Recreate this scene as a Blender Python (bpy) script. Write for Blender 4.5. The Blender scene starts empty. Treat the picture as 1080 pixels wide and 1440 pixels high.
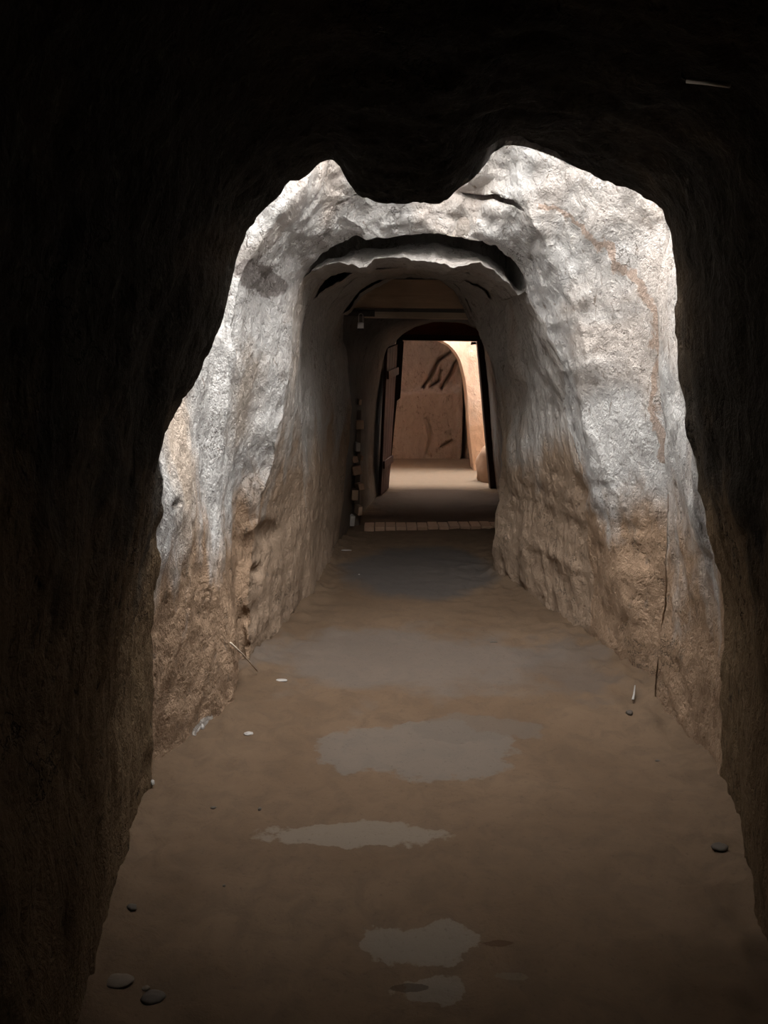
import bpy, bmesh, math, random
import numpy as np
from mathutils import Vector, Matrix, Euler
from mathutils.bvhtree import BVHTree
random.seed(7)
C = bpy.context.scene
COL = C.collection

# ------------------------------------------------------------------ camera
F = 1040.0
PITCH = math.atan(200.0 / F)
CAMZ = 1.5
cam_d = bpy.data.cameras.new('camera'); cam = bpy.data.objects.new('camera', cam_d); COL.objects.link(cam)
cam_d.sensor_fit = 'VERTICAL'; cam_d.sensor_height = 36.0; cam_d.lens = 26.0
cam_d.clip_start = 0.02
cam.location = (0, 0, CAMZ); cam.rotation_euler = (math.pi / 2 - PITCH, 0, 0)
C.camera = cam
# ------------------------------------------------------------------ sky and daylight
SKY = (1.0, 0.98, 0.955)
w = bpy.data.worlds.new('sky'); C.world = w; w.use_nodes = True
w.node_tree.nodes['Background'].inputs[0].default_value = (*SKY, 1)
w.node_tree.nodes['Background'].inputs[1].default_value = 26.0
def area(name, loc, sx, sy, power, color=SKY, rot=(0, 0, 0), portal=False):
    d = bpy.data.lights.new(name, 'AREA'); d.shape = 'RECTANGLE'; d.size = sx; d.size_y = sy
    d.energy = power; d.color = color
    o = bpy.data.objects.new(name, d); COL.objects.link(o); o.location = loc; o.rotation_euler = rot
    if portal: d.cycles.is_portal = True
    return o
area('shaft_daylight_portal', (0.2, 2.2, 3.6), 2.3, 2.2, 1, portal=True)
area('court_daylight_portal', (0.9, 10.65, 4.3), 4.2, 1.1, 1, portal=True)
C.view_settings.view_transform = 'Standard'; C.view_settings.look = 'None'
C.view_settings.gamma = 1.0; C.view_settings.exposure = 0.0
C.view_settings.use_curve_mapping = False
C.cycles.max_bounces = 12; C.cycles.diffuse_bounces = 8

def at(px, py, Y):
    """point of the place that lies at distance Y and is seen at this spot of the frame"""
    x = (px - 540.0) / F; y = -(py - 720.0) / F
    c, s = math.cos(PITCH), math.sin(PITCH)
    dx, dy, dz = x, c + y * s, -s + y * c
    t = Y / dy
    return (dx * t, Y, CAMZ + dz * t)

# ------------------------------------------------------------------ numeric noise
def _h(ix, iy, iz, seed):
    n = (ix * 374761393 + iy * 668265263 + iz * 2147483647 + seed * 974634777) & 0xffffffff
    n = ((n ^ (n >> 13)) * 1274126177) & 0xffffffff
    n = ((n ^ (n >> 16)) * 2246822519) & 0xffffffff
    return ((n ^ (n >> 15)) & 0xffffff) / float(0xffffff)
def vnoise(P, seed=0):
    i = np.floor(P).astype(np.int64); f = P - i; f = f * f * f * (f * (f * 6 - 15) + 10)
    r = 0
    for a in (0, 1):
        wx = f[..., 0] if a else 1 - f[..., 0]
        for b in (0, 1):
            wy = f[..., 1] if b else 1 - f[..., 1]
            for c in (0, 1):
                wz = f[..., 2] if c else 1 - f[..., 2]
                r = r + wx * wy * wz * _h(i[..., 0] + a, i[..., 1] + b, i[..., 2] + c, seed)
    return r * 2 - 1
def fbm(P, o=4, seed=0):
    r = 0; a = 1; t = 0
    for k in range(o):
        r = r + a * vnoise(P * (2.03 ** k) + 17.3 * k, seed + k); t += a; a *= 0.5
    return r / t
def ridge(P, o=3, seed=0):
    r = 0; a = 1; t = 0
    for k in range(o):
        r = r + a * (1 - 2 * np.abs(vnoise(P * (2.1 ** k) + 9.1 * k, seed + k))); t += a; a *= 0.5
    return r / t
def cells(P, seed=0):
    """distance to nearest feature point, second distance and cell random"""
    i = np.floor(P).astype(np.int64)
    d1 = np.full(P.shape[:-1], 9.0); d2 = d1.copy(); cr = np.zeros(P.shape[:-1])
    for a in (-1, 0, 1):
        for b in (-1, 0, 1):
            for c in (-1, 0, 1):
                jx, jy, jz = i[..., 0] + a, i[..., 1] + b, i[..., 2] + c
                q = np.stack([jx + _h(jx, jy, jz, seed), jy + _h(jx, jy, jz, seed + 1), jz + _h(jx, jy, jz, seed + 2)], -1)
                d = np.sqrt(((P - q) ** 2).sum(-1)); rr = _h(jx, jy, jz, seed + 5)
                m = d < d1
                d2 = np.where(m, d1, np.minimum(d2, d)); cr = np.where(m, rr, cr); d1 = np.where(m, d, d1)
    return d1, d2, cr

# ------------------------------------------------------------------ materials
def mat(name):
    m = bpy.data.materials.new(name); m.use_nodes = True
    nt = m.node_tree; b = nt.nodes['Principled BSDF']
    return m, nt, b
def N(nt, t, **k):
    n = nt.nodes.new(t)
    for a, v in k.items():
        if a in n.inputs: n.inputs[a].default_value = v
        else: setattr(n, a, v)
    return n
def ramp(nt, src, stops):
    r = nt.nodes.new('ShaderNodeValToRGB'); cr = r.color_ramp
    while len(cr.elements) < len(stops): cr.elements.new(0.5)
    for e, (p, c) in zip(cr.elements, stops):
        e.position = p; e.color = (*c, 1) if len(c) == 3 else c
    nt.links.new(src, r.inputs[0]); return r.outputs[0]
def mixc(nt, fac, a, b, mode='MIX'):
    n = nt.nodes.new('ShaderNodeMix'); n.data_type = 'RGBA'; n.blend_type = mode
    for s, v in ((n.inputs[0], fac), (n.inputs[6], a), (n.inputs[7], b)):
        if hasattr(v, 'links') or hasattr(v, 'is_linked'): nt.links.new(v, s)
        else: s.default_value = v if not isinstance(v, tuple) or len(v) == 4 else (*v, 1)
    return n.outputs[2]
def math_(nt, op, a, b=0.0, c=None, clamp=False):
    n = nt.nodes.new('ShaderNodeMath'); n.operation = op; n.use_clamp = clamp
    for s, v in zip(n.inputs, (a, b, c)):
        if v is None: continue
        if hasattr(v, 'is_linked'): nt.links.new(v, s)
        else: s.default_value = v
    return n.outputs[0]
def pos(nt, scale=(1, 1, 1)):
    g = nt.nodes.new('ShaderNodeTexCoord'); mp = nt.nodes.new('ShaderNodeMapping')
    mp.inputs['Scale'].default_value = scale; nt.links.new(g.outputs['Object'], mp.inputs[0])
    return mp.outputs[0]
def noise(nt, vec, scale, detail=6, rough=0.6, dist=0.0):
    n = N(nt, 'ShaderNodeTexNoise', Scale=scale, Detail=detail, Roughness=rough, Distortion=dist)
    nt.links.new(vec, n.inputs['Vector']); return n.outputs['Fac']
def sepz(nt, vec, i):
    s = nt.nodes.new('ShaderNodeSeparateXYZ'); nt.links.new(vec, s.inputs[0]); return s.outputs[i]
def blob(nt, cx, cy, cz, rx, ry, rz, wob=0.35, nscale=6.0, soft=0.06):
    """1 inside a wobbly ellipsoid spot, 0 outside"""
    p = pos(nt)
    a = nt.nodes.new('ShaderNodeVectorMath'); a.operation = 'SUBTRACT'; nt.links.new(p, a.inputs[0]); a.inputs[1].default_value = (cx, cy, cz)
    d = nt.nodes.new('ShaderNodeVectorMath'); d.operation = 'DIVIDE'; nt.links.new(a.outputs[0], d.inputs[0]); d.inputs[1].default_value = (rx, ry, rz)
    l = nt.nodes.new('ShaderNodeVectorMath'); l.operation = 'LENGTH'; nt.links.new(d.outputs[0], l.inputs[0])
    nn = noise(nt, p, nscale, 5, 0.6)
    v = math_(nt, 'ADD', l.outputs['Value'], math_(nt, 'MULTIPLY', math_(nt, 'SUBTRACT', nn, 0.5), wob * 4))
    r = nt.nodes.new('ShaderNodeMapRange'); r.inputs[1].default_value = 1 - soft; r.inputs[2].default_value = 1 + soft
    r.inputs[3].default_value = 1; r.inputs[4].default_value = 0; nt.links.new(v, r.inputs[0])
    return r.outputs[0]

def rock_material(name, grey, tan, dark, clay_z, bump=1.0, spots=(), pale=(0.62, 0.58, 0.54), vein=None):
    m, nt, b = mat(name)
    p = pos(nt); ps = pos(nt, (1, 1, 0.38)); pd = pos(nt, (1.0, 0.8, 0.55))
    n1 = noise(nt, p, 1.3, 6, 0.55, 0.6); n2 = noise(nt, pd, 7.0, 8, 0.65, 1.2); n3 = noise(nt, ps, 26.0, 8, 0.7, 0.8)
    # clay runs up from the floor in ragged tongues
    z = sepz(nt, p, 2)
    zz = math_(nt, 'ADD', z, math_(nt, 'MULTIPLY', math_(nt, 'SUBTRACT', noise(nt, ps, 2.6, 6, 0.6, 0.5), 0.5), 1.8))
    mr = nt.nodes.new('ShaderNodeMapRange'); mr.inputs[1].default_value = clay_z + 0.18; mr.inputs[2].default_value = clay_z - 0.18
    nt.links.new(zz, mr.inputs[0])
    g = mixc(nt, ramp(nt, n2, [(0.32, (0, 0, 0)), (0.68, (1, 1, 1))]), tuple(x * 0.80 for x in grey), grey)
    g = mixc(nt, ramp(nt, n1, [(0.52, (0, 0, 0)), (0.62, (0.7,) * 3)]), g, tuple(0.5 * (x + y) for x, y in zip(grey, tan)))
    g = mixc(nt, ramp(nt, n3, [(0.56, (0, 0, 0)), (0.70, (0.6,) * 3)]), g, pale)
    t = mixc(nt, ramp(nt, n2, [(0.35, (0, 0, 0)), (0.7, (1, 1, 1))]), tuple(x * 0.85 for x in tan), tan)
    col = mixc(nt, mr.outputs[0], g, t)
    col = mixc(nt, ramp(nt, n3, [(0.31, (0.9,) * 3), (0.42, (0, 0, 0))]), col, dark)
    # thin cracks
    v = N(nt, 'ShaderNodeTexVoronoi', Scale=2.3, feature='DISTANCE_TO_EDGE')
    wv = nt.nodes.new('ShaderNodeVectorMath'); wv.operation = 'ADD'
    nz = N(nt, 'ShaderNodeTexNoise', Scale=3.0, Detail=6.0, Roughness=0.65); nt.links.new(p, nz.inputs['Vector'])
    sc = nt.nodes.new('ShaderNodeVectorMath'); sc.operation = 'SCALE'; sc.inputs['Scale'].default_value = 0.9
    nt.links.new(nz.outputs['Color'], sc.inputs[0]); nt.links.new(pd, wv.inputs[0]); nt.links.new(sc.outputs[0], wv.inputs[1])
    nt.links.new(wv.outputs[0], v.inputs['Vector'])
    gate = ramp(nt, noise(nt, p, 3.1, 3, 0.5), [(0.50, (0, 0, 0)), (0.60, (1, 1, 1))])
    crk = math_(nt, 'MULTIPLY', ramp(nt, v.outputs['Distance'], [(0.0, (1, 1, 1)), (0.018, (0, 0, 0))]), gate)
    col = mixc(nt, math_(nt, 'MULTIPLY', crk, 0.8), col, tuple(x * 0.45 for x in dark))
    for (c3, args) in spots:
        col = mixc(nt, math_(nt, 'MULTIPLY', blob(nt, *args), 0.85), col, c3)
    if vein:
        # a thin rusty seam that wanders down the right wall
        pts = sorted((at(px, py, Y)[2], Y) for px, py, Y in vein)
        zf = math_(nt, 'DIVIDE', z, 3.0)
        rp = ramp(nt, zf, [(max(0, a / 3.0), (y / 5.0,) * 3) for a, y in pts])
        yy = math_(nt, 'SUBTRACT', sepz(nt, p, 1), math_(nt, 'MULTIPLY', rp, 5.0))
        yy = math_(nt, 'ADD', yy, math_(nt, 'MULTIPLY', math_(nt, 'SUBTRACT', noise(nt, p, 7.0, 6, 0.6), 0.5), 0.22))
        wd = math_(nt, 'MULTIPLY', noise(nt, p, 9.0, 4, 0.6), 0.05)
        k = math_(nt, 'DIVIDE', math_(nt, 'ABSOLUTE', yy), wd)
        k = ramp(nt, k, [(0.55, (1, 1, 1)), (1.0, (0, 0, 0))])
        k = math_(nt, 'MULTIPLY', k, math_(nt, 'GREATER_THAN', sepz(nt, p, 0), 0.7))
        k = math_(nt, 'MULTIPLY', k, math_(nt, 'GREATER_THAN', z, 0.9))
        col = mixc(nt, math_(nt, 'MULTIPLY', k, 0.7), col, mixc(nt, noise(nt, p, 12, 4), (0.36, 0.25, 0.18), (0.24, 0.165, 0.125)))
    nt.links.new(col, b.inputs['Base Color'])
    b.inputs['Roughness'].default_value = 0.95; b.inputs['Specular IOR Level'].default_value = 0.1
    h = math_(nt, 'ADD', math_(nt, 'MULTIPLY', n2, 0.075), math_(nt, 'MULTIPLY', n3, 0.038))
    h = math_(nt, 'SUBTRACT', h, math_(nt, 'MULTIPLY', crk, 0.012))
    vb = N(nt, 'ShaderNodeTexVoronoi', Scale=11.0); nt.links.new(wv.outputs[0], vb.inputs['Vector'])
    h = math_(nt, 'ADD', h, math_(nt, 'MULTIPLY', vb.outputs['Distance'], 0.018))
    bp = N(nt, 'ShaderNodeBump', Strength=0.85 * bump, Distance=1.0); nt.links.new(h, bp.inputs['Height'])
    nt.links.new(bp.outputs[0], b.inputs['Normal'])
    return m
def spot(px, py, Y, rx, ry, rz, col, **k):
    c = at(px, py, Y); a = [c[0], c[1], c[2], rx, ry, rz, k.get('wob', 0.35), k.get('ns', 6.0), k.get('soft', 0.06)]
    return (col, a)

M = {}
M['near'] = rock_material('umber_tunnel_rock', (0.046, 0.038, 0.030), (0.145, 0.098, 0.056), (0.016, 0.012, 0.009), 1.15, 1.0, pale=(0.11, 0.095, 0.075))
M['chamber'] = rock_material('pale_grey_rock', (0.50, 0.488, 0.475), (0.33, 0.225, 0.15), (0.17, 0.13, 0.10), 0.80, 0.9, spots=[
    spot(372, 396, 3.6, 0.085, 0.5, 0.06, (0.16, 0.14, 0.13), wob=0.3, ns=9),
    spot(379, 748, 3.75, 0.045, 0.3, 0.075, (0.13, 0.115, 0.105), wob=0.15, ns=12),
    spot(262, 640, 2.75, 0.3, 0.16, 0.30, (0.47, 0.385, 0.31), wob=0.35, ns=5, soft=0.6),
    spot(345, 560, 3.45, 0.3, 0.16, 0.24, (0.33, 0.28, 0.235), wob=0.5, ns=5, soft=0.4),
    spot(285, 1022, 2.9, 0.035, 0.1, 0.03, (0.45, 0.42, 0.39), wob=0.5, ns=22)],
    vein=[(862, 262, 3.65), (880, 320, 3.45), (890, 390, 3.35), (906, 440, 3.25), (920, 500, 3.25), (915, 560, 3.30), (918, 640, 3.28), (938, 700, 3.14), (944, 760, 3.08)])
M['inner'] = rock_material('taupe_grey_rock', (0.39, 0.365, 0.34), (0.30, 0.218, 0.155), (0.13, 0.10, 0.08), 1.0, 0.7, pale=(0.46, 0.43, 0.40))
M['passage'] = rock_material('grey_passage_plaster', (0.22, 0.215, 0.21), (0.17, 0.135, 0.105), (0.10, 0.08, 0.06), 0.5, 0.5, pale=(0.26, 0.25, 0.24))
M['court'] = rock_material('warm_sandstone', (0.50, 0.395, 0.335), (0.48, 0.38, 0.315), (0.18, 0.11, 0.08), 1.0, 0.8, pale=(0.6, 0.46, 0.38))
M['archface'] = rock_material('lit_toned_orange_rock', (0.86, 0.72, 0.60), (0.84, 0.62, 0.45), (0.6, 0.44, 0.34), 0.7, 0.4, pale=(0.78, 0.66, 0.56))  # court rock with its daylit brightness put into a paler colour

# ------------------------------------------------------------------ object helpers
def link(name, me, m, parent=None):
    o = bpy.data.objects.new(name, me); COL.objects.link(o)
    if m is not None and not me.materials: me.materials.append(m)
    if parent is not None: o.parent = parent
    return o
def grid_mesh(name, P, keep=None, weld=False):
    nv, nu = P.shape[:2]
    idx = np.arange(nv * nu).reshape(nv, nu)
    q = np.stack([idx[:-1, :-1], idx[:-1, 1:], idx[1:, 1:], idx[1:, :-1]], -1).reshape(-1, 4)
    if keep is not None: q = q[keep.reshape(-1)]
    used, inv = np.unique(q.ravel(), return_inverse=True)
    V = P.reshape(-1, 3)[used]; Q = inv.reshape(-1, 4)
    me = bpy.data.meshes.new(name)
    me.vertices.add(len(V)); me.vertices.foreach_set('co', V.ravel().astype(np.float32))
    me.loops.add(Q.size); me.loops.foreach_set('vertex_index', Q.ravel().astype(np.int32))
    me.polygons.add(len(Q)); me.polygons.foreach_set('loop_start', (np.arange(len(Q)) * 4).astype(np.int32))
    me.polygons.foreach_set('loop_total', np.full(len(Q), 4, np.int32))
    me.update(calc_edges=True); me.validate()
    if weld:
        bm = bmesh.new(); bm.from_mesh(me); bmesh.ops.remove_doubles(bm, verts=bm.verts[:], dist=2e-5); bm.to_mesh(me); bm.free()
    me.polygons.foreach_set('use_smooth', np.ones(len(me.polygons), bool))
    return me
def struct(o): o['kind'] = 'structure'; return o
def tag(o, label, cat, group=None):
    o['label'] = label; o['category'] = cat
    if group: o['group'] = group
    return o
def bm_obj(name, bm, m, parent=None, smooth=False):
    me = bpy.data.meshes.new(name); bm.to_mesh(me); bm.free()
    if smooth:
        for p in me.polygons: p.use_smooth = True
    return link(name, me, m, parent)
def empty(name, loc):
    o = bpy.data.objects.new(name, None); COL.objects.link(o); o.location = loc; o.empty_display_size = 0.05; return o
def reparent(o, root):
    o.parent = root; o.matrix_parent_inverse = Matrix.Translation(-Vector(root.location))
    return o

# ------------------------------------------------------------------ tunnel profiles (21 points each: left foot -> crown -> right foot)
def PX(Y, pts): return [at(p[0], p[1], p[2] if len(p) > 2 else Y) for p in pts]
def W(Y, pts): return [(x, Y, z) for x, z in pts]
def arch(Y, l, r, h, s=1.0):
    c = (l + r) / 2
    return W(Y, [(l, -.04), (l - .02, .35), (l - .04, .7), (l - .04, 1.05), (l, 1.4), (l + .05, 1.7), (l + .14, 1.95),
                 (l + .28, h - .1), (l + .45, h), (c - .22, h + .03), (c, h + .02), (c + .2, h + .04), (r - .45, h), (r - .28, h - .08), (r - .14, 1.98),
                 (r - .03, 1.7), (r + .02, 1.4), (r + .04, 1.05), (r + .04, .7), (r + .02, .35), (r, -.04)])
def tilt(pts, Y0, Y1):
    # unseen daylight shaft, leaned back so that its light reaches the far rock
    return [(x, Y0 + (Y1 - Y0) * min(1, max(0, (z - 2.2) / 1.3)), z if z < 3.3 else 3.3 + (z - 3.3) * 0.4) for x, z in pts]
rings = []
rings.append(('n', arch(-3.0, -.95, .95, 2.3)))
rings.append(('n', arch(-1.2, -1.0, 1.05, 2.35)))
rings.append(('n', arch(0.2, -.80, 1.0, 2.3)))
rings.append(('n', arch(1.1, -.60, .86, 2.2)))
rings.append(('n', PX(1.8, [(150, 1400), (158, 1150), (164, 950), (192, 790), (222, 640), (255, 480), (280, 380), (330, 240), (430, 170), (520, 160), (600, 165), (650, 160),
                            (720, 140), (830, 160), (940, 200), (1000, 300), (1020, 500), (1040, 700), (1056, 850), (1056, 1050), (1058, 1400)])))
LIP = [(212, 1160, 2.5), (213, 980, 2.5), (217, 860, 2.45), (236, 720, 2.4), (234, 622, 2.3), (285, 535, 2.2), (322, 430, 2.2), (350, 320, 2.2), (455, 224, 2.25),
       (515, 268, 2.2), (600, 288, 2.2), (650, 264, 2.2), (706, 210, 2.3), (810, 240, 2.35), (905, 278, 2.35), (944, 335, 2.35), (955, 500, 2.4), (976, 680, 2.4),
       (1002, 840, 2.45), (1014, 1000, 2.5), (1024, 1160, 2.5)]
rings.append(('n', PX(2.3, LIP)))
rings.append(('c', tilt([(-.80, -.04), (-.80, .35), (-.80, .7), (-.79, 1.0), (-.80, 1.35), (-.80, 1.8), (-.85, 2.5), (-.85, 3.4), (-.8, 4.4), (-.3, 4.4), (.1, 4.4), (.35, 4.4),
                          (.8, 4.4), (1.2, 4.4), (1.25, 3.4), (1.22, 2.5), (1.14, 1.8), (1.15, 1.3), (1.17, .8), (1.18, .4), (1.19, -.04)], 2.52, 1.25)))
rings.append(('c', tilt([(-.66, -.04), (-.69, .35), (-.72, .7), (-.74, 1.0), (-.72, 1.35), (-.70, 1.7), (-.72, 2.1), (-.8, 3.4), (-.8, 4.4), (-.3, 4.4), (.1, 4.4), (.35, 4.4),
                          (.8, 4.4), (1.2, 4.4), (1.25, 3.4), (1.18, 2.4), (1.13, 1.8), (1.17, 1.3), (1.2, .8), (1.2, .4), (1.2, -.04)], 3.12, 2.78)))
rings.append(('c', PX(3.22, [(338, 1016), (330, 930), (315, 800), (309, 700), (318, 600), (330, 500), (336, 418), (368, 345), (418, 268), (470, 215, 3.5), (600, 180, 3.6), (650, 178, 3.6),
                             (710, 172, 3.55), (800, 180, 3.35), (880, 235), (922, 330), (935, 500), (945, 680), (950, 800), (945, 920), (935, 1016)])))
rings.append(('c', PX(3.65, [(345, 960), (341, 905), (336, 800), (340, 705), (358, 610), (368, 520), (375, 440), (398, 368), (440, 315), (500, 280, 3.8), (600, 272, 3.85), (660, 270, 3.85),
                             (715, 288, 3.75), (755, 335), (785, 400), (812, 480), (825, 560), (840, 640), (852, 700), (862, 800), (868, 960)])))
rings.append(('c', PX(4.0, [(352, 965, 3.6), (352, 895, 3.65), (356, 800, 3.7), (372, 710, 3.75), (394, 630, 3.8), (405, 555, 3.85), (409, 470, 3.9), (426, 385), (480, 344), (532, 337), (590, 333),
                            (650, 341), (700, 356), (733, 385), (757, 450), (782, 510), (796, 570), (810, 640), (822, 720), (826, 800), (822, 920)])))
for i in list(range(0, 4)) + list(range(17, 21)):
    lx_, ly_, lz_ = rings[5][1][i]; rings[6][1][i] = (lx_ + (-0.02 if i < 10 else 0.02), ly_ + 0.10, lz_)
def shift(ring, dY, dz, dx=0.0, lo=7, hi=14):
    out = []
    for i, (x, y, z) in enumerate(ring):
        k = 1.0 if lo <= i <= hi else 0.0
        out.append((x - dx * (1 if i < 10 else -1) * (1 - k), y + dY, z + dz * k))
    return out
R_T = rings[-1][1]
# second arch
rings.append(('i', PX(4.8, [(445, 850), (442, 800), (437, 720), (432, 650), (429, 580), (431, 500), (438, 450), (458, 408), (500, 376), (545, 369), (595, 370), (640, 374),
                            (682, 384), (708, 408), (724, 455), (737, 520), (744, 600), (748, 680), (748, 750), (742, 800), (738, 850)])))
rings.append(('i', PX(5.35, [(459, 812), (455, 770), (450, 700), (450, 640), (452, 570), (458, 510), (465, 462), (484, 432), (514, 404), (555, 386), (600, 382), (628, 392),
                             (648, 417), (662, 446), (672, 480), (688, 520), (697, 570), (701, 640), (699, 700), (694, 760), (692, 812)])))
R_V = rings[-1][1]
rings.append(('i', PX(6.3, [(476, 771), (478, 745), (483, 700), (487, 650), (492, 600), (494, 560), (490, 510), (482, 446), (505, 402), (550, 376), (600, 372), (632, 382),
                            (660, 405), (690, 440), (705, 480), (715, 520), (722, 570), (726, 640), (726, 700), (726, 745), (726, 771)])))
rings.append(('p', PX(6.42, [(478, 768), (480, 745), (484, 700), (488, 650), (492, 600), (494, 560), (490, 510), (484, 446), (505, 402), (550, 376), (600, 372), (632, 382),
                            (660, 405), (690, 440), (705, 480), (715, 520), (722, 570), (726, 640), (726, 700), (726, 745), (726, 768)])))
rings.append(('p', PX(7.15, [(496, 742), (496, 715), (496, 690), (499, 650), (502, 600), (505, 560), (509, 520), (520, 485), (542, 462), (575, 450), (610, 447), (640, 449),
                             (668, 452), (692, 462), (712, 490), (722, 530), (728, 570), (732, 620), (733, 670), (732, 710), (732, 742)])))
rings.append(('p', PX(9.32, [(539, 691), (537, 660), (535, 630), (536, 590), (539, 550), (545, 515), (551, 492), (560, 476), (575, 464), (600, 455), (625, 452), (650, 454),
                             (664, 459), (676, 466), (680, 485), (684, 520), (687, 560), (690, 600), (693, 640), (696, 670), (698, 691)])))
rings.append(('p', [(x, 9.6, z) for x, y_, z in rings[-1][1]]))
rings.append(('q', [(-1.2, 9.62, -.1), (-1.25, 9.65, .5), (-1.3, 9.65, 1.1), (-1.3, 9.65, 1.7), (-1.3, 9.7, 2.3), (-1.25, 9.9, 2.9), (-1.1, 10.2, 3.5), (-.7, 10.5, 4.0), (-.2, 10.6, 4.4), (.3, 10.6, 4.4), (.8, 10.6, 4.4),
                  (1.3, 10.6, 4.4), (1.8, 10.6, 4.4), (2.3, 10.5, 4.0), (2.7, 9.95, 3.5), (2.85, 9.8, 2.9), (2.9, 9.7, 2.3), (2.95, 9.65, 1.7), (3.0, 9.65, 1.1), (3.0, 9.65, .5), (3.0, 9.62, -.1)]))  # unseen court front, its overhang shaped to hold back the court's daylight

def catmull(P, n):
    """P: (..., K, 3) -> dense along K"""
    K = P.shape[-2]; t = np.linspace(0, K - 1, n); i = np.clip(np.floor(t).astype(int), 0, K - 2); f = (t - i)[:, None]
    Pm = np.concatenate([2 * P[..., :1, :] - P[..., 1:2, :], P, 2 * P[..., -1:, :] - P[..., -2:-1, :]], -2)
    a, b, c, d = (Pm[..., i + k, :] for k in range(4))
    return 0.5 * ((2 * b) + (c - a) * f + (2 * a - 5 * b + 4 * c - d) * f ** 2 + (3 * b - a - 3 * c + d) * f ** 3)
NU = 321
dense = np.stack([catmull(np.array(r[1], float), NU) for r in rings])
rows, seg = [], []
for k in range(len(rings) - 1):
    A, B = dense[k], dense[k + 1]
    L = np.linalg.norm(B - A, axis=-1).max()
    step = 0.05 if B[0, 1] < 1.0 else (0.018 if B[0, 1] < 5 else 0.022)
    if A[160, 2] > 3.5 and B[160, 2] > 3.5: step = 0.03
    n = max(3, int(L / step))
    for j in range(n):
        f = j / n; rows.append(A * (1 - f) + B * f); seg.append(k)
rows.append(dense[-1]); seg.append(len(rings) - 2)
G = np.stack(rows); seg = np.array(seg)
def sm(P, n=2):
    for _ in range(n):
        Q = P.copy(); Q[1:-1] = 0.25 * P[:-2] + 0.5 * P[1:-1] + 0.25 * P[2:]; P = Q
    return P
G = sm(G, 1)
# ragged edges of the broken slabs: the profile wanders forwards and back
yw = fbm(G * np.array([3.2, 0.0, 3.2]) + 3.0, 5, 11)
msk = np.clip((G[..., 1] - 3.4) / 0.4, 0, 1) * np.clip((6.0 - G[..., 1]) / 0.5, 0, 1)
G[..., 1] += 0.22 * yw * msk
def normals(P):
    du = np.gradient(P, axis=1); dv = np.gradient(P, axis=0)
    n = np.cross(du, dv); return n / (np.linalg.norm(n, axis=-1, keepdims=True) + 1e-9)
def rock_disp(P, amp=1.0):
    q = P * np.array([1, 1, 0.6])
    d = 0.050 * fbm(q * 1.9, 4, 1) + 0.020 * ridge(q * 4.3 + 0.6 * fbm(P * 2, 3, 30)[..., None], 4, 5)
    c1, c2, cr = cells(P * np.array([5.0, 5.0, 3.4]) + 0.5 * fbm(P * 3, 2, 40)[..., None], 60)
    d = d + 0.020 * (cr - 0.5) * np.clip((c2 - c1) * 6, 0, 1)
    d = d + 0.012 * ridge(P * np.array([13, 13, 6.0]), 3, 21) + 0.004 * fbm(P * 45.0, 2, 33)
    return d * amp * 0.82
Nrm = normals(G)
amp = np.where(G[..., 1] < 6.4, 1.0, 0.45)
amp = amp * np.where((G[..., 1] > 4.2) & (G[..., 0] < 0), 0.75, 1.0)
D = rock_disp(G) * amp
G2 = G + Nrm * D[..., None]
# deep ledge slots where slabs of the roof have broken away
def slot(P, sg, row, u0, u1, dep, up, drop, seed, front=0.03, tap=0.5):
    u = np.arange(NU) / (NU - 1) * 20
    t = np.clip((u - u0) / tap, 0, 1) * np.clip((u1 - u) / 0.5, 0, 1)
    q = P[row]; nz = fbm(q * np.array([6.0, 3, 6.0]) + seed, 5, seed)
    k = np.clip(t * (1.0 + 0.5 * nz), 0, 1.5)
    key = [(0, 0), (0.02, up), (dep, up), (dep, -drop * .8), (front, -drop)]; off = []
    for (a, b), n in zip(zip(key[:-1], key[1:]), (6, 10, 6, 12)):
        off += [(a[0] + (b[0] - a[0]) * f, a[1] + (b[1] - a[1]) * f) for f in np.linspace(0, 1, n, endpoint=False)]
    off.append(key[-1]); new = []
    for j, (dy, dz) in enumerate(off):
        r = q.copy(); r[:, 1] += dy * np.clip(t * 3, 0, 1); r[:, 2] += dz * (k if dz < 0 else t)
        if 3 < j < len(off) - 3: r += 0.008 * fbm(r * 14 + seed, 3, seed + 2)[:, None] * t[:, None]
        new.append(r)
    P2 = P.copy()
    fall = np.clip(1 - (np.arange(len(P)) - row) / 26.0, 0, 1) * (np.arange(len(P)) > row)
    P2[..., 2] -= fall[:, None] * drop * k[None, :]; P2[..., 1] += fall[:, None] * front * np.clip(t * 3, 0, 1)[None, :]
    return np.concatenate([P2[:row + 1], np.stack(new), P2[row + 1:]]), np.concatenate([sg[:row + 1], np.full(len(new), sg[min(row + 1, len(sg) - 1)]), sg[row + 1:]])
def rowof(k, f=0.0):
    idx = np.where(seg == k)[0]; return int(idx[0] + f * len(idx))
G2, seg = slot(G2, seg, rowof(12, .1), 6.8, 13.4, .35, .2, .035, 8)
G2, seg = slot(G2, seg, rowof(11, .4), 7.4, 13.0, .45, .2, .03, 7)
G2, seg = slot(G2, seg, rowof(10, .80), 6.6, 13.0, .6, .5, .06, 6, 0.04, 1.0)
G2, seg = slot(G2, seg, rowof(10, .0), 6.9, 13.4, .60, .9, .125, 5, 0.05, 1.6)
G2, seg = slot(G2, seg, rowof(9, .0), 10.8, 12.4, .25, .12, .018, 4)
G2, seg = slot(G2, seg, rowof(9, .0), 8.6, 9.8, .25, .12, .018, 3)
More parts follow.
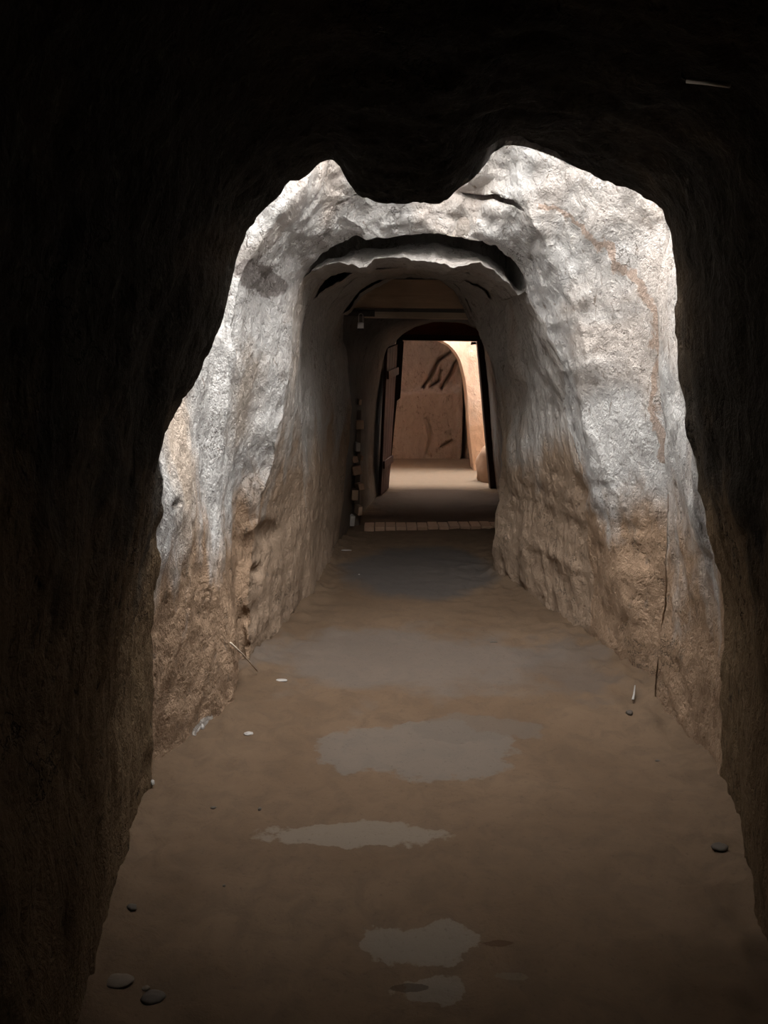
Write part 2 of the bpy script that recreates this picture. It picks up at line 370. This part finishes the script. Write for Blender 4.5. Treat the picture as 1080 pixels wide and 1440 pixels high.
# holes and scoops seen on the left wall
for (px, py, Y, r, dep) in [(250, 710, 2.7, 0.013, 0.05), (379, 748, 3.75, 0.06, 0.03), (362, 803, 3.65, 0.03, 0.04), (370, 398, 3.6, 0.1, 0.015)]:
    c = np.array(at(px, py, Y)); ray = c - np.array([0, 0, CAMZ]); ray /= np.linalg.norm(ray)
    v = G2 - np.array([0, 0, CAMZ]); tt = (v * ray).sum(-1); dd = np.linalg.norm(v - tt[..., None] * ray, axis=-1)
    k = np.exp(-(dd / r) ** 4) * (np.abs(G2[..., 1] - Y) < 0.6) * (seg > 5)[:, None]
    G2 = G2 + (k * dep)[..., None] * np.array([-1, 0.3, 0])
low = (G2[:-1, :-1, 2] < 3.55) | (G2[:-1, :-1, 1] > 5)
opening = (seg[:-1, None] == 6) & (np.arange(NU - 1)[None, :] > 112) & (np.arange(NU - 1)[None, :] < 224)
kind = np.array([rings[s + 1][0] for s in seg])[:-1]
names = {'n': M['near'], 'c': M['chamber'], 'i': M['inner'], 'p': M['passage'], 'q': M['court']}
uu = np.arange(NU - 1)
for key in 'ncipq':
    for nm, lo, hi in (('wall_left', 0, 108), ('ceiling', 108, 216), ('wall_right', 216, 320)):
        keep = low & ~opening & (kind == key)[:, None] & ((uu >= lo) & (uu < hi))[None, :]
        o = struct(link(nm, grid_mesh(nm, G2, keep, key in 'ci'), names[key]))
# far dark end of the tunnel, behind the photographer
yy = np.linspace(-1.3, 1.3, 40); zz = np.linspace(-0.1, 2.7, 40)
E = np.stack(np.meshgrid(yy, zz), -1); P = np.stack([E[..., 0], np.full(E.shape[:2], -2.95), E[..., 1]], -1)
P[..., 1] += 0.12 * fbm(P * 2, 4, 3)
struct(link('wall_back', grid_mesh('wall_back', P), M['near']))

# ------------------------------------------------------------------ floor
m, nt, b = mat('trodden_earth_and_cement')
p = pos(nt); pw = pos(nt, (1, 0.8, 1))
n1 = noise(nt, p, 1.1, 6, 0.6, 0.4); n2 = noise(nt, p, 9, 8, 0.65, 0.6); n3 = noise(nt, p, 60, 5, 0.7)
base = mixc(nt, ramp(nt, n1, [(0.35, (0, 0, 0)), (0.65, (1, 1, 1))]), (0.082, 0.054, 0.034), (0.110, 0.075, 0.049))
base = mixc(nt, ramp(nt, n2, [(0.38, (0.5,) * 3), (0.55, (0, 0, 0))]), base, (0.0704, 0.04928, 0.03328))
def fpatch(base, px, py, rx, ry, col, k=0.75, wob=0.3, ns=3.0, soft=0.05):
    wob *= 1.5; ns *= 1.3; k *= 0.75; t = (CAMZ) / (CAMZ - at(px, py, 1.0)[2]); x, y, _ = at(px, py, t)
    return mixc(nt, math_(nt, 'MULTIPLY', blob(nt, x, y, 0, rx, ry, 1.0, wob, ns, soft), k), base, col)
GREY = (0.098, 0.087, 0.079)
base = fpatch(base, 590, 800, 0.55, 0.75, (0.0448, 0.0448, 0.04544), 0.95, 0.15, 1.6, 0.12)
base = fpatch(base, 560, 925, 0.75, 0.42, GREY, 0.7, 0.4, 2.2, 0.25)
base = fpatch(base, 590, 1050, 0.42, 0.22, (0.108, 0.098, 0.088), 0.7, 0.32, 3.2)
base = fpatch(base, 660, 1022, 0.26, 0.12, (0.0864, 0.0704, 0.0576), 0.85, 0.3, 4.0)
base = fpatch(base, 500, 1172, 0.27, 0.075, (0.128, 0.1037, 0.08), 1.2, 0.3, 4.5)
base = fpatch(base, 590, 1325, 0.16, 0.075, (0.128, 0.1056, 0.0832), 1.15, 0.42, 6.0)
base = fpatch(base, 610, 1392, 0.085, 0.04, (0.128, 0.1056, 0.0832), 1.15, 0.4, 8.0)
base = fpatch(base, 700, 1326, 0.05, 0.012, (0.0448, 0.0224, 0.0128), 0.8, 0.3, 12.0)
base = fpatch(base, 570, 1388, 0.05, 0.012, (0.032, 0.02112, 0.01408), 0.8, 0.3, 12.0)
base = fpatch(base, 720, 1372, 0.04, 0.012, (0.1088, 0.0896, 0.0704), 0.7, 0.3, 12.0)
base = fpatch(base, 800, 935, 0.22, 0.35, (0.0704, 0.05888, 0.0512), 0.7, 0.5, 4.0, 0.3)
base = mixc(nt, ramp(nt, n3, [(0.3, (0.35,) * 3), (0.42, (0, 0, 0))]), base, (0.0448, 0.032, 0.0224))
base = fpatch(base, 625, 708, 0.95, 1.15, (0.045, 0.032, 0.025), 1.25, 0.12, 2.0, 0.15)  # passage floor darkened in colour to offset the court's light
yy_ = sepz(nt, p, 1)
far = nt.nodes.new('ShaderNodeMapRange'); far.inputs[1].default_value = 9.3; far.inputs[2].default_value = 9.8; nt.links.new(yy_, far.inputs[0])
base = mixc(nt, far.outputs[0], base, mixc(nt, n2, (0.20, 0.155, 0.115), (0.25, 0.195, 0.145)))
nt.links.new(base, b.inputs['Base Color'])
b.inputs['Roughness'].default_value = 1.0; b.inputs['Specular IOR Level'].default_value = 0.05
h = math_(nt, 'ADD', math_(nt, 'MULTIPLY', n2, 0.014), math_(nt, 'MULTIPLY', n3, 0.004))
bp = N(nt, 'ShaderNodeBump', Strength=0.6, Distance=1.0); nt.links.new(h, bp.inputs['Height']); nt.links.new(bp.outputs[0], b.inputs['Normal'])
M['floor'] = m
xs = np.arange(-2.2, 3.0, 0.022); ys = np.concatenate([np.arange(-3.2, 1, 0.08), np.arange(1, 7.2, 0.022), np.arange(7.2, 13.6, 0.05)])
X, Y = np.meshgrid(xs, ys); Z = np.zeros_like(X)
P = np.stack([X, Y, Z], -1)
# walls' feet follow the rings: rubble banks up against them
ry = np.array([np.array(r[1])[0, 1] for r in rings]); lx = np.array([np.array(r[1])[0, 0] for r in rings]); rx_ = np.array([np.array(r[1])[-1, 0] for r in rings])
o_ = np.argsort(ry); LX = np.interp(Y, ry[o_], lx[o_]); RX = np.interp(Y, ry[o_], rx_[o_])
dl = X - LX; dr = RX - X
bank = 0.025 * np.exp(-np.clip(dl, 0, 9) / 0.10) + (0.025 + 0.03 * np.exp(-((Y - 3.2) / 0.7) ** 2)) * np.exp(-np.clip(dr, 0, 9) / (0.10 + 0.10 * np.exp(-((Y - 3.4) / 0.8) ** 2)))
bank = bank * (Y < 6.3)
rough = np.clip(np.exp(-np.minimum(np.clip(dl, 0, 9), np.clip(dr, 0, 9)) / np.where(dr < dl, 0.34, 0.24)), 0, 1)
P[..., 2] = bank * (0.7 + 0.5 * fbm(P * 5, 3, 70)) + 0.010 * fbm(P * 1.5, 3, 71) + 0.005 * fbm(P * 7, 3, 72) + rough * (0.030 * ridge(P * 8, 4, 74) + 0.020 * fbm(P * 20, 3, 75)) - 0.006
P[..., 2] *= np.where(Y > 7.0, 0.4, 1.0)
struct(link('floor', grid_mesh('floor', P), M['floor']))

# ------------------------------------------------------------------ court beyond the timber door
def sheet(name, fn, nu, nv, m, seed, amp, extra=None):
    U, V = np.meshgrid(np.linspace(0, 1, nu), np.linspace(0, 1, nv)); P = fn(U, V)
    n = normals(P); P = P + n * (rock_disp(P + seed) * amp)[..., None]
    if extra is not None: P = extra(P, n)
    return struct(link(name, grid_mesh(name, P), m))
def cx(px, Y): return (px - 540) / F * Y / math.cos(PITCH) * 1.0
# back rock wall, grooved by slanting cracks, a ledge and an upright slab
YB = 12.7
def backfn(U, V):
    X = -1.2 + 4.2 * U; Z = -0.1 + 4.3 * V
    return np.stack([X, YB + 0.12 * np.sin(X * 1.7) + 0 * X, Z], -1)
def groove(P, pts, wdt, dep):
    A = [np.array(at(a, b_, YB)) for a, b_ in pts]; best = np.full(P.shape[:2], 9.0)
    wob = 0.02 * fbm(P * 9, 3, 91)
    for a, c in zip(A[:-1], A[1:]):
        a2, c2 = a[[0, 2]], c[[0, 2]]; d = c2 - a2; q = P[..., [0, 2]] - a2
        t = np.clip((q * d).sum(-1) / (d * d).sum(), 0, 1); best = np.minimum(best, np.linalg.norm(q - t[..., None] * d, axis=-1))
    P[..., 1] += dep * np.exp(-((best + wob) / wdt) ** 2) * 1.6
    return P
def backextra(P, n):
    ledge = at(600, 548, YB)[2]
    P[..., 1] += 0.16 * (1 / (1 + np.exp(-(P[..., 2] - ledge - 0.03 * fbm(P * 3, 3, 5)) / 0.02))) - 0.08
    sx = at(640, 548, YB)[0]; s2 = at(651, 548, YB)[0]
    P[..., 1] -= 0.10 / (1 + np.exp(-(P[..., 0] - sx) / 0.012)) * (P[..., 0] < s2)
    P = groove(P, [(648, 470), (636, 494), (618, 506), (606, 530), (596, 545)], 0.022, 0.14)
    P = groove(P, [(606, 545), (618, 536), (622, 520)], 0.016, 0.09)
    P = groove(P, [(645, 505), (634, 528), (622, 546)], 0.022, 0.12)
    P = groove(P, [(654, 548), (654, 600), (651, 646)], 0.028, 0.22)
    P = groove(P, [(600, 640), (606, 615), (600, 590)], 0.03, 0.05)
    P = groove(P, [(622, 628), (636, 620)], 0.016, 0.07)
    return P
sheet('wall_back', backfn, 260, 240, M['court'], 4.0, 0.9, backextra)
# court side walls
sheet('wall_left', lambda U, V: np.stack([-0.35 - 0.5 * np.sin(U * math.pi) , 9.5 + 3.4 * U, -0.1 + 4.3 * V], -1), 90, 110, M['court'], 9.0, 1.0)
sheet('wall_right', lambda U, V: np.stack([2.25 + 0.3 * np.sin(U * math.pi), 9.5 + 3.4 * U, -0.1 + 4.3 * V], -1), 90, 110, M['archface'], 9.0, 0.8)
# the lit arch wall: thick, its opening to the left
YA = 11.15
ain = [at(500, 668, YA), at(490, 600, YA), at(500, 510, YA), at(540, 480, YA), at(590, 474, YA), at(622, 480, YA), at(645, 502, YA), at(656, 545, YA), at(660, 600, YA), at(664, 640, YA), at(668, 672, YA)]
aout = [(-1.3, YA, -.1), (-1.4, YA, 1.2), (-1.2, YA + .2, 2.6), (-.6, YA + .5, 3.6), (.2, YA + .7, 4.3), (1.0, YA + .7, 4.3), (1.8, YA + .6, 4.3), (2.6, YA + .3, 3.4), (2.7, YA - .1, 2.2), (2.7, YA - .3, 1.0), (2.7, YA - .4, -.1)]
def thick_arch():
    A = catmull(np.array(ain, float), 200); B = catmull(np.array(aout, float), 200)
    rows = [A * (1 - f) + B * f for f in np.linspace(0, 1, 60) ** 1.5][::-1]
    dd = np.linspace(0.03, 0.5, 20)
    rows += [A + np.array([0, d, 0]) for d in dd]
    P = np.stack(rows); nn = normals(P); P = P + nn * (rock_disp(P + 7) * 0.45)[..., None]
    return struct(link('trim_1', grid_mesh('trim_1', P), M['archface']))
thick_arch()
sheet('ceiling', lambda U, V: np.stack([-1.4 + 4.4 * U, 11.75 + 1.35 * V, 3.95 + 0.1 * np.sin(U * 5)], -1), 120, 60, M['court'], 3.0, 1.0)  # unseen roof sheet added to shade the back of the court

# ------------------------------------------------------------------ wood, brick and metal
def wood(name, a, b_, axis=0, rough=0.75):
    m, nt, b = mat(name)
    s = [2.0, 2.0, 2.0]; s = [9, 9, 9]; s[axis] = 0.8
    p = pos(nt, tuple(s)); n1 = noise(nt, p, 4.0, 8, 0.65, 0.8); n2 = noise(nt, pos(nt), 3.0, 3, 0.5)
    c = mixc(nt, ramp(nt, n1, [(0.35, (0, 0, 0)), (0.65, (1, 1, 1))]), a, b_)
    c = mixc(nt, ramp(nt, n2, [(0.4, (0, 0, 0)), (0.7, (0.5,) * 3)]), c, tuple(x * 0.6 for x in a))
    nt.links.new(c, b.inputs['Base Color']); b.inputs['Roughness'].default_value = rough; b.inputs['Specular IOR Level'].default_value = 0.25
    bp = N(nt, 'ShaderNodeBump', Strength=0.4, Distance=0.01); nt.links.new(n1, bp.inputs['Height']); nt.links.new(bp.outputs[0], b.inputs['Normal'])
    return m
M['plank'] = wood('brown_plank', (0.60, 0.43, 0.30), (0.70, 0.52, 0.37), 0)
M['plank2'] = wood('grey_brown_batten', (0.50, 0.42, 0.33), (0.62, 0.52, 0.41), 0)
M['timber'] = wood('dark_stained_timber', (0.035, 0.018, 0.012), (0.06, 0.03, 0.018), 2)
M['redwood'] = wood('red_brown_door_wood', (0.035, 0.010, 0.006), (0.055, 0.015, 0.008), 2)
M['redbeam'] = wood('red_brown_head_wood', (0.20, 0.055, 0.025), (0.30, 0.08, 0.035), 0)
def simple(name, col, rough=0.8, metal=0.0, var=0.25, sc=30):
    m, nt, b = mat(name); n1 = noise(nt, pos(nt), sc, 6, 0.6)
    c = mixc(nt, n1, tuple(x * (1 - var) for x in col), tuple(min(1, x * (1 + var)) for x in col))
    nt.links.new(c, b.inputs['Base Color']); b.inputs['Roughness'].default_value = rough; b.inputs['Metallic'].default_value = metal
    bp = N(nt, 'ShaderNodeBump', Strength=0.3, Distance=0.01); nt.links.new(n1, bp.inputs['Height']); nt.links.new(bp.outputs[0], b.inputs['Normal'])
    return m
M['brick'] = simple('clay_brick', (0.30, 0.19, 0.125)); M['brick_pale'] = simple('pale_clay_brick', (0.33, 0.225, 0.15))
M['brick_grey'] = simple('grey_stone_brick', (0.36, 0.33, 0.29)); M['mortar'] = simple('dark_mortar', (0.10, 0.075, 0.055))
M['steel'] = simple('worn_steel', (0.62, 0.60, 0.57), 0.4, 0.8, 0.1); M['iron'] = simple('dark_iron', (0.05, 0.045, 0.04), 0.5, 0.6)
M['bone'] = simple('weathered_pale_rod', (0.88, 0.86, 0.80), 0.5, 0, 0.08)
M['stone_dark'] = simple('dark_loose_stone', (0.05, 0.038, 0.028)); M['stone_tan'] = simple('tan_loose_stone', (0.09, 0.065, 0.045))
M['stone_white'] = simple('white_quartz', (0.28, 0.26, 0.24), 0.6); M['boulder'] = simple('brown_sandstone', (0.36, 0.235, 0.155), 0.9, 0, 0.3, 8)
M['stick'] = simple('bleached_stick', (0.5, 0.42, 0.33), 0.8)

def box_bm(corners, bevel=0.004, jitter=0.0, cuts=0):
    """corners: 8 points, bottom ring of 4 then top ring of 4"""
    bm = bmesh.new(); v = [bm.verts.new(c) for c in corners]
    for f in ((3, 2, 1, 0), (4, 5, 6, 7), (0, 1, 5, 4), (1, 2, 6, 5), (2, 3, 7, 6), (3, 0, 4, 7)): bm.faces.new([v[i] for i in f])
    bmesh.ops.recalc_face_normals(bm, faces=bm.faces)
    if bevel: bmesh.ops.bevel(bm, geom=bm.edges[:], offset=bevel, segments=2, affect='EDGES', profile=0.6)
    if cuts: bmesh.ops.subdivide_edges(bm, edges=bm.edges[:], cuts=cuts, use_grid_fill=True)
    if jitter:
        co = np.array([tuple(x.co) for x in bm.verts]); d = fbm(co * 6.0, 3, 5)
        for x, dd in zip(bm.verts, d): x.co += Vector((random.uniform(-.2, .2), random.uniform(-.2, .2), 1)) * float(dd) * jitter
    return bm
def bar(p0, p1, q0, q1, dep, **k):
    """a board: front face p0(bottom left) p1(bottom right) q1(top right) q0(top left), going dep back in Y"""
    p0, p1, q0, q1 = map(Vector, (p0, p1, q0, q1)); d = Vector((0, dep, 0))
    return box_bm([p0, p1, p1 + d, p0 + d, q0, q1, q1 + d, q0 + d], **k)
def tube_bm(pts, r, seg=8, r1=None):
    bm = bmesh.new(); pts = [Vector(p) for p in pts]; loops = []
    for i, p in enumerate(pts):
        t = (pts[min(i + 1, len(pts) - 1)] - pts[max(i - 1, 0)]).normalized()
        a = t.orthogonal().normalized() if abs(t.z) > 0.95 else t.cross(Vector((0, 0, 1))).normalized(); b_ = t.cross(a)
        rr = r if r1 is None else r + (r1 - r) * i / (len(pts) - 1)
        loops.append([bm.verts.new(p + (a * math.cos(2 * math.pi * j / seg) + b_ * math.sin(2 * math.pi * j / seg)) * rr) for j in range(seg)])
    for A, B in zip(loops[:-1], loops[1:]):
        for j in range(seg): bm.faces.new((A[j], A[(j + 1) % seg], B[(j + 1) % seg], B[j]))
    bm.faces.new(loops[0][::-1]); bm.faces.new(loops[-1]); return bm
def stone_bm(r, sq=(1, 1, .6), seed=0, sub=3, rough=0.25):
    bm = bmesh.new(); bmesh.ops.create_icosphere(bm, subdivisions=sub, radius=1.0)
    co = np.array([tuple(v.co) for v in bm.verts]); d = 1 + rough * fbm(co * 1.6 + seed * 3.7, 3, seed)
    c1, c2, cr = cells(co * 1.4 + seed, seed); d = d + 0.12 * (cr - .5)
    for v, k in zip(bm.verts, d): v.co = Vector((v.co.x * sq[0], v.co.y * sq[1], max(v.co.z * sq[2], -0.55 * sq[2]))) * float(k) * r
    return bm

# lintel of boards over the second opening
YL = 6.45
c0 = at(575, 425, YL)
root = empty('timber_lintel', (c0[0], c0[1], c0[2])); tag(root, 'wide brown board lintel across the inner rock arch, above the brick edged passage', 'lintel')
for (a, b1, c, d, mm) in [((478, 432), (670, 434), (478, 415), (670, 416), 'plank'), ((478, 415), (670, 416), (478, 392), (670, 394), 'plank')]:
    reparent(bm_obj('board', bar(at(*a, YL), at(*b1, YL), at(*c, YL), at(*d, YL), 0.05, bevel=0.003), M[mm]), root)
c1 = at(590, 442, YL)
bat = bm_obj('timber_batten', bar(at(512, 446.5, YL - .02), at(672, 449, YL - .02), at(512, 438, YL - .02), at(672, 440, YL - .02), 0.07, bevel=0.004), M['plank2'])
tag(bat, 'narrow grey brown batten spanning just below the wide lintel boards', 'batten')
# hasp and padlock
hx = at(505, 438, YL - .05)
hasp = bm_obj('iron_hasp', bar(at(490, 444, YL - .05), at(527, 445, YL - .05), at(490, 434.5, YL - .05), at(527, 436, YL - .05), 0.03, bevel=0.003), M['iron'])
tag(hasp, 'dark iron strap at the left end of the lintel holding a padlock', 'strap')
yl = YL - .085
pl = empty('padlock', at(507, 462, yl)); tag(pl, 'small silver padlock hanging from the dark strap under the lintel', 'padlock')
A = Vector(at(504.5, 454, yl)); B = Vector(at(510.5, 454, yl)); T = Vector(at(507.5, 441, yl))
rw = (B - A).length / 2; ctr = (A + B) / 2
pts = [A] + [Vector((ctr.x + rw * math.cos(t), yl, T.z - rw + rw * math.sin(t))) for t in np.linspace(math.pi, 0, 9)] + [B]
reparent(bm_obj('shackle', tube_bm(pts, 0.004), M['steel'], smooth=True), pl)
reparent(bm_obj('lock_body', bar(at(502.5, 462, yl - .012), at(511.5, 462, yl - .012), at(503, 453, yl - .012), at(511.5, 453, yl - .012), 0.024, bevel=0.005), M['steel']), pl)
reparent(bm_obj('lock_base', bar(at(502.5, 464, yl - .013), at(511, 464, yl - .013), at(502.5, 461.6, yl - .013), at(511.5, 461.6, yl - .013), 0.026, bevel=0.003), M['iron']), pl)

# brick quoin: toothed edge on the left of the passage
Q0 = at(500, 741, 7.05)
qr = empty('brick_quoin', (Q0[0], Q0[1], 0)); tag(qr, 'toothed edge of projecting bricks running up the left side of the passage', 'brick edge')
qb = []
core = bar(at(496.5, 741, 7.12), at(505, 741, 7.12), at(502, 578, 7.12), at(508, 578, 7.12), 0.12, bevel=0.006)
reparent(bm_obj('mortar_core', core, M['mortar']), qr)
for (px, py, w_, h_, mm, tz) in [(504.5, 565, 4, 8, 'brick_pale', 6), (504, 597, 11, 12, 'brick_pale', 0), (501.5, 628, 6, 12, 'brick_grey', 2), (497.5, 646, 8, 9, 'brick', -12), (507, 643, 4, 7, 'brick', 12),
                                 (500, 661, 13, 13, 'brick', -10), (506, 684, 8, 9, 'brick', -10), (497, 695, 9, 15, 'brick_pale', 3), (504.5, 717, 6, 13, 'brick_pale', 4), (493.5, 731, 7, 15, 'brick_grey', 6)]:
    Yq = 7.02; c = Vector(at(px, py, Yq)); k = Yq / F / math.cos(PITCH) * 0.98
    hw, hh = w_ * k / 2, h_ * k / 2
    bm = box_bm([(-hw, -.06, -hh), (hw, -.06, -hh), (hw, .08, -hh), (-hw, .08, -hh), (-hw, -.06, hh), (hw, -.06, hh), (hw, .08, hh), (-hw, .08, hh)], bevel=0.006)
    bmesh.ops.rotate(bm, verts=bm.verts[:], cent=(0, 0, 0), matrix=Matrix.Rotation(math.radians(tz), 3, 'Y') @ Matrix.Rotation(math.radians(18), 3, 'Z'))
    bmesh.ops.translate(bm, verts=bm.verts[:], vec=c)
    o = reparent(bm_obj('brick', bm, M[mm]), qr)

# brick threshold
bm = bmesh.new()
x0 = at(512, 745, 7.0)[0]; x1 = at(735, 745, 7.0)[0]; nB = 15
for i in range(nB):
    a = x0 + (x1 - x0) * i / nB + .004; b_ = x0 + (x1 - x0) * (i + 1) / nB - .004; jz = random.uniform(-.004, .004); jy = random.uniform(-.01, .01) + 0.05 * (i / nB)
    t = box_bm([(a, 6.9 + jy, -.05), (b_, 6.9 + jy, -.05), (b_, 7.13 + jy, -.05), (a, 7.13 + jy, -.05), (a, 6.9 + jy, .028 + jz), (b_, 6.9 + jy, .028 + jz), (b_, 7.13 + jy, .028 + jz), (a, 7.13 + jy, .028 + jz)], bevel=0.006)
    me = bpy.data.meshes.new('t'); t.to_mesh(me); t.free(); bm.from_mesh(me); bpy.data.meshes.remove(me)
th = bm_obj('brick_threshold', bm, M['brick']); tag(th, 'low reddish brick threshold laid across the passage floor', 'threshold')

# timber door set
YD = 9.38
fr = empty('door_frame', (at(618, 690, YD)[0], YD, 0)); tag(fr, 'dark timber door frame with leaning posts at the passage end', 'door frame')
def post(name, b0, b1, t0, t1, dep, mm, Yp=YD, **k): return bm_obj(name, bar(at(*b0, Yp), at(*b1, Yp), at(*t0, Yp), at(*t1, Yp), dep, **k), M[mm])
reparent(post('left_post', (536, 690), (546, 690), (558, 476), (567, 476), 0.14, 'timber', bevel=.006), fr)
reparent(post('right_post', (690, 692), (700, 692), (671, 476), (681, 476), 0.14, 'timber', bevel=.006), fr)
reparent(post('head_beam', (556, 478), (684, 480), (556, 470), (684, 472), 0.14, 'timber', YD - .01, bevel=.006), fr)
reparent(post('head_board', (562, 471), (686, 473), (590, 452), (686, 455), 0.05, 'redbeam', YD + .04, bevel=.003), fr)
reparent(post('door_stop', (553, 568), (563, 560), (562, 480), (568, 480), 0.04, 'timber', YD - .05, bevel=.003), fr)
lt = post('latch_peg', (662, 485), (670, 484), (663, 481), (669, 480.5), 0.03, 'iron', YD - .04, bevel=.002); reparent(lt, fr)
# open door leaf, hinged on the left post, swung towards the camera
h0 = Vector(at(547, 690, YD - .07)); h1 = Vector(at(560, 484, YD - .07)); n0 = Vector(at(535.5, 700, YD - .62)); n1_ = Vector(at(545, 490, YD - .62))
lf = empty('door_leaf', (h0.x, h0.y, 0.0)); tag(lf, 'red brown plank door standing open against the left side of the frame', 'door')
tdir = Vector((0.035, 0.008, 0))
for i in range(4):
    f0, f1 = i / 4 + .006, (i + 1) / 4 - .006
    b0_, b1_, t0_, t1_ = n0.lerp(h0, f0), n0.lerp(h0, f1), n1_.lerp(h1, f0), n1_.lerp(h1, f1)
    for q in (b0_, b1_): q.z = 0.02
    reparent(bm_obj('plank', box_bm([b0_, b1_, b1_ - tdir, b0_ - tdir, t0_, t1_, t1_ - tdir, t0_ - tdir], bevel=0.004), M['redwood']), lf)
for zf in (0.2, 0.8):
    a, b_ = n0.lerp(n1_, zf) + Vector((.012, 0, 0)), h0.lerp(h1, zf) + Vector((.012, 0, 0)); u = Vector((0, 0, .09)); dd = Vector((.02, 0, 0))
    reparent(bm_obj('ledge', box_bm([a, b_, b_ + dd, a + dd, a + u, b_ + u, b_ + u + dd, a + u + dd], bevel=0.003), M['redwood']), lf)

# ------------------------------------------------------------------ rod on the dark ceiling
dg = bpy.context.evaluated_depsgraph_get(); dg.update()
def hit(px, py, near=0.0):
    d = (Vector(at(px, py, 1.0)) - Vector((0, 0, CAMZ))).normalized()
    r = C.ray_cast(dg, Vector((0, 0, CAMZ)), d)
    return r[1] if r[0] else None
def on_ray(px, py, k):
    h = hit(px, py); c = Vector((0, 0, CAMZ)); return c + (h - c) * k
p0, p1, p2, p3 = on_ray(959, 104, .97), on_ray(960, 109, .96), on_ray(966, 113, .955), on_ray(1027, 120, .955)
rod = empty('hanging_rod', p2); tag(rod, 'thin pale bent rod sticking out under the black ceiling at upper right', 'rod')
reparent(bm_obj('rod_shaft', tube_bm([p2, p2.lerp(p3, .5) + Vector((0, 0, .001)), p3], 0.0048), M['bone'], smooth=True), rod)
reparent(bm_obj('rod_hook', tube_bm([on_ray(959, 104, 1.01), p0, p1, p2], 0.0022), M['iron'], smooth=True), rod)

# ------------------------------------------------------------------ loose stones
def place(name, px, py, r, sq, mm, seed, label, cat='stone', group='loose stones along the tunnel floor', rot=0.0, rough=.25):
    h = hit(px, py)
    o = bm_obj(name, stone_bm(r, sq, seed, 3, rough), M[mm], smooth=True)
    o.location = (h.x, h.y, h.z + r * sq[2] * 0.15); o.rotation_euler = (0, 0, rot)
    tag(o, label, cat, group); return o
place('loose_stone', 185, 1277, 0.0117, (1.3, 1, .8), 'stone_dark', 1, 'small dark stone on the dirt beside the dark left wall')
place('loose_stone', 215, 1404, 0.0208, (1.4, 1, .5), 'stone_dark', 2, 'flat dark stone in the near left corner of the floor')
place('loose_stone', 165, 1380, 0.0228, (1.6, 1, .35), 'stone_tan', 3, 'thin tan slab lying at the foot of the near left wall')
place('loose_stone', 315, 1246, 0.0046, (1, 1, .8), 'stone_dark', 4, 'tiny dark pebble on bare floor, left of the middle')
place('loose_stone', 365, 1138, 0.0078, (.8, 1.2, .7), 'stone_dark', 5, 'small dark pebble just above the upper left end of the long pale floor patch')
place('loose_stone', 300, 1136, 0.0072, (1.5, 1, .6), 'stone_dark', 6, 'brown flat pebble between the left wall foot and the dark pebble')
place('loose_stone', 1012, 1192, 0.0182, (1.5, 1, .55), 'stone_dark', 7, 'dark flat stone at the foot of the dark right wall')
place('loose_stone', 395, 957, 0.0195, (1.6, .7, .35), 'stone_white', 8, 'flat white stone lying where the left wall meets the floor, farther in')
place('loose_stone', 350, 1032, 0.0143, (1.4, .9, .5), 'stone_white', 9, 'white chip by the foot of the protruding left rock corner')
place('loose_stone', 487, 774, 0.0195, (2.4, .8, .3), 'stone_white', 10, 'pale sliver of stone on the dark cement near the threshold')
place('loose_stone', 505, 808, 0.0065, (1, 1, .6), 'stone_white', 11, 'tiny white pebble on the dark cement floor')
place('loose_stone', 214, 1102, 0.0117, (.8, .8, 1.1), 'stone_white', 12, 'white quartz lump in the foot of the left wall by the dark edge')
place('loose_stone', 284, 1024, 0.0130, (.9, .8, 1.1), 'stone_white', 13, 'white quartz lump set in the left rock face above the floor')
place('loose_stone', 694, 903, 0.0104, (2.2, 1, .5), 'stone_dark', 14, 'dark brown sliver on the floor near the right wall foot')
place('loose_stone', 885, 1003, 0.0143, (1.1, 1, .8), 'stone_dark', 15, 'brown stone in the rubble under the white streak on the right')
place('loose_stone', 925, 1070, 0.0065, (1.6, 1, .6), 'stone_dark', 16, 'small dark pebble on the floor at the right')
place('loose_stone', 205, 1390, 0.0078, (1.3, 1, .5), 'stone_tan', 17, 'small tan pebble beside the flat dark stone in the near left corner')
# boulder outside the door, right
bl = bm_obj('boulder', stone_bm(.36, (.62, .7, 1.0), 31, 4, .22), M['boulder'], smooth=True)
bp_ = at(689, 684, 9.95); bl.location = (bp_[0] + .06, 10.1, .17); tag(bl, 'rounded brown boulder just outside the timber door, beside its right post', 'boulder')
# bleached stick leaning on the left wall, pale splinter on the right wall
s0, s1 = on_ray(324, 904, .985), on_ray(362, 944, .985)
st = bm_obj('bleached_stick', tube_bm([s0, s0.lerp(s1, .4) + Vector((0, 0, .008)), s1], .0045, 7, .003), M['stick'], smooth=True); tag(st, 'thin pale stick leaning on the lower left wall', 'stick')
s0, s1 = on_ray(893, 964, .985), on_ray(890, 984, .985)
st = bm_obj('white_splinter', tube_bm([s0, s0.lerp(s1, .6) + Vector((.002, 0, 0)), s1], .003, 7, .006), M['stone_white'], smooth=True); tag(st, 'upright white splinter on the foot of the right wall', 'splinter')
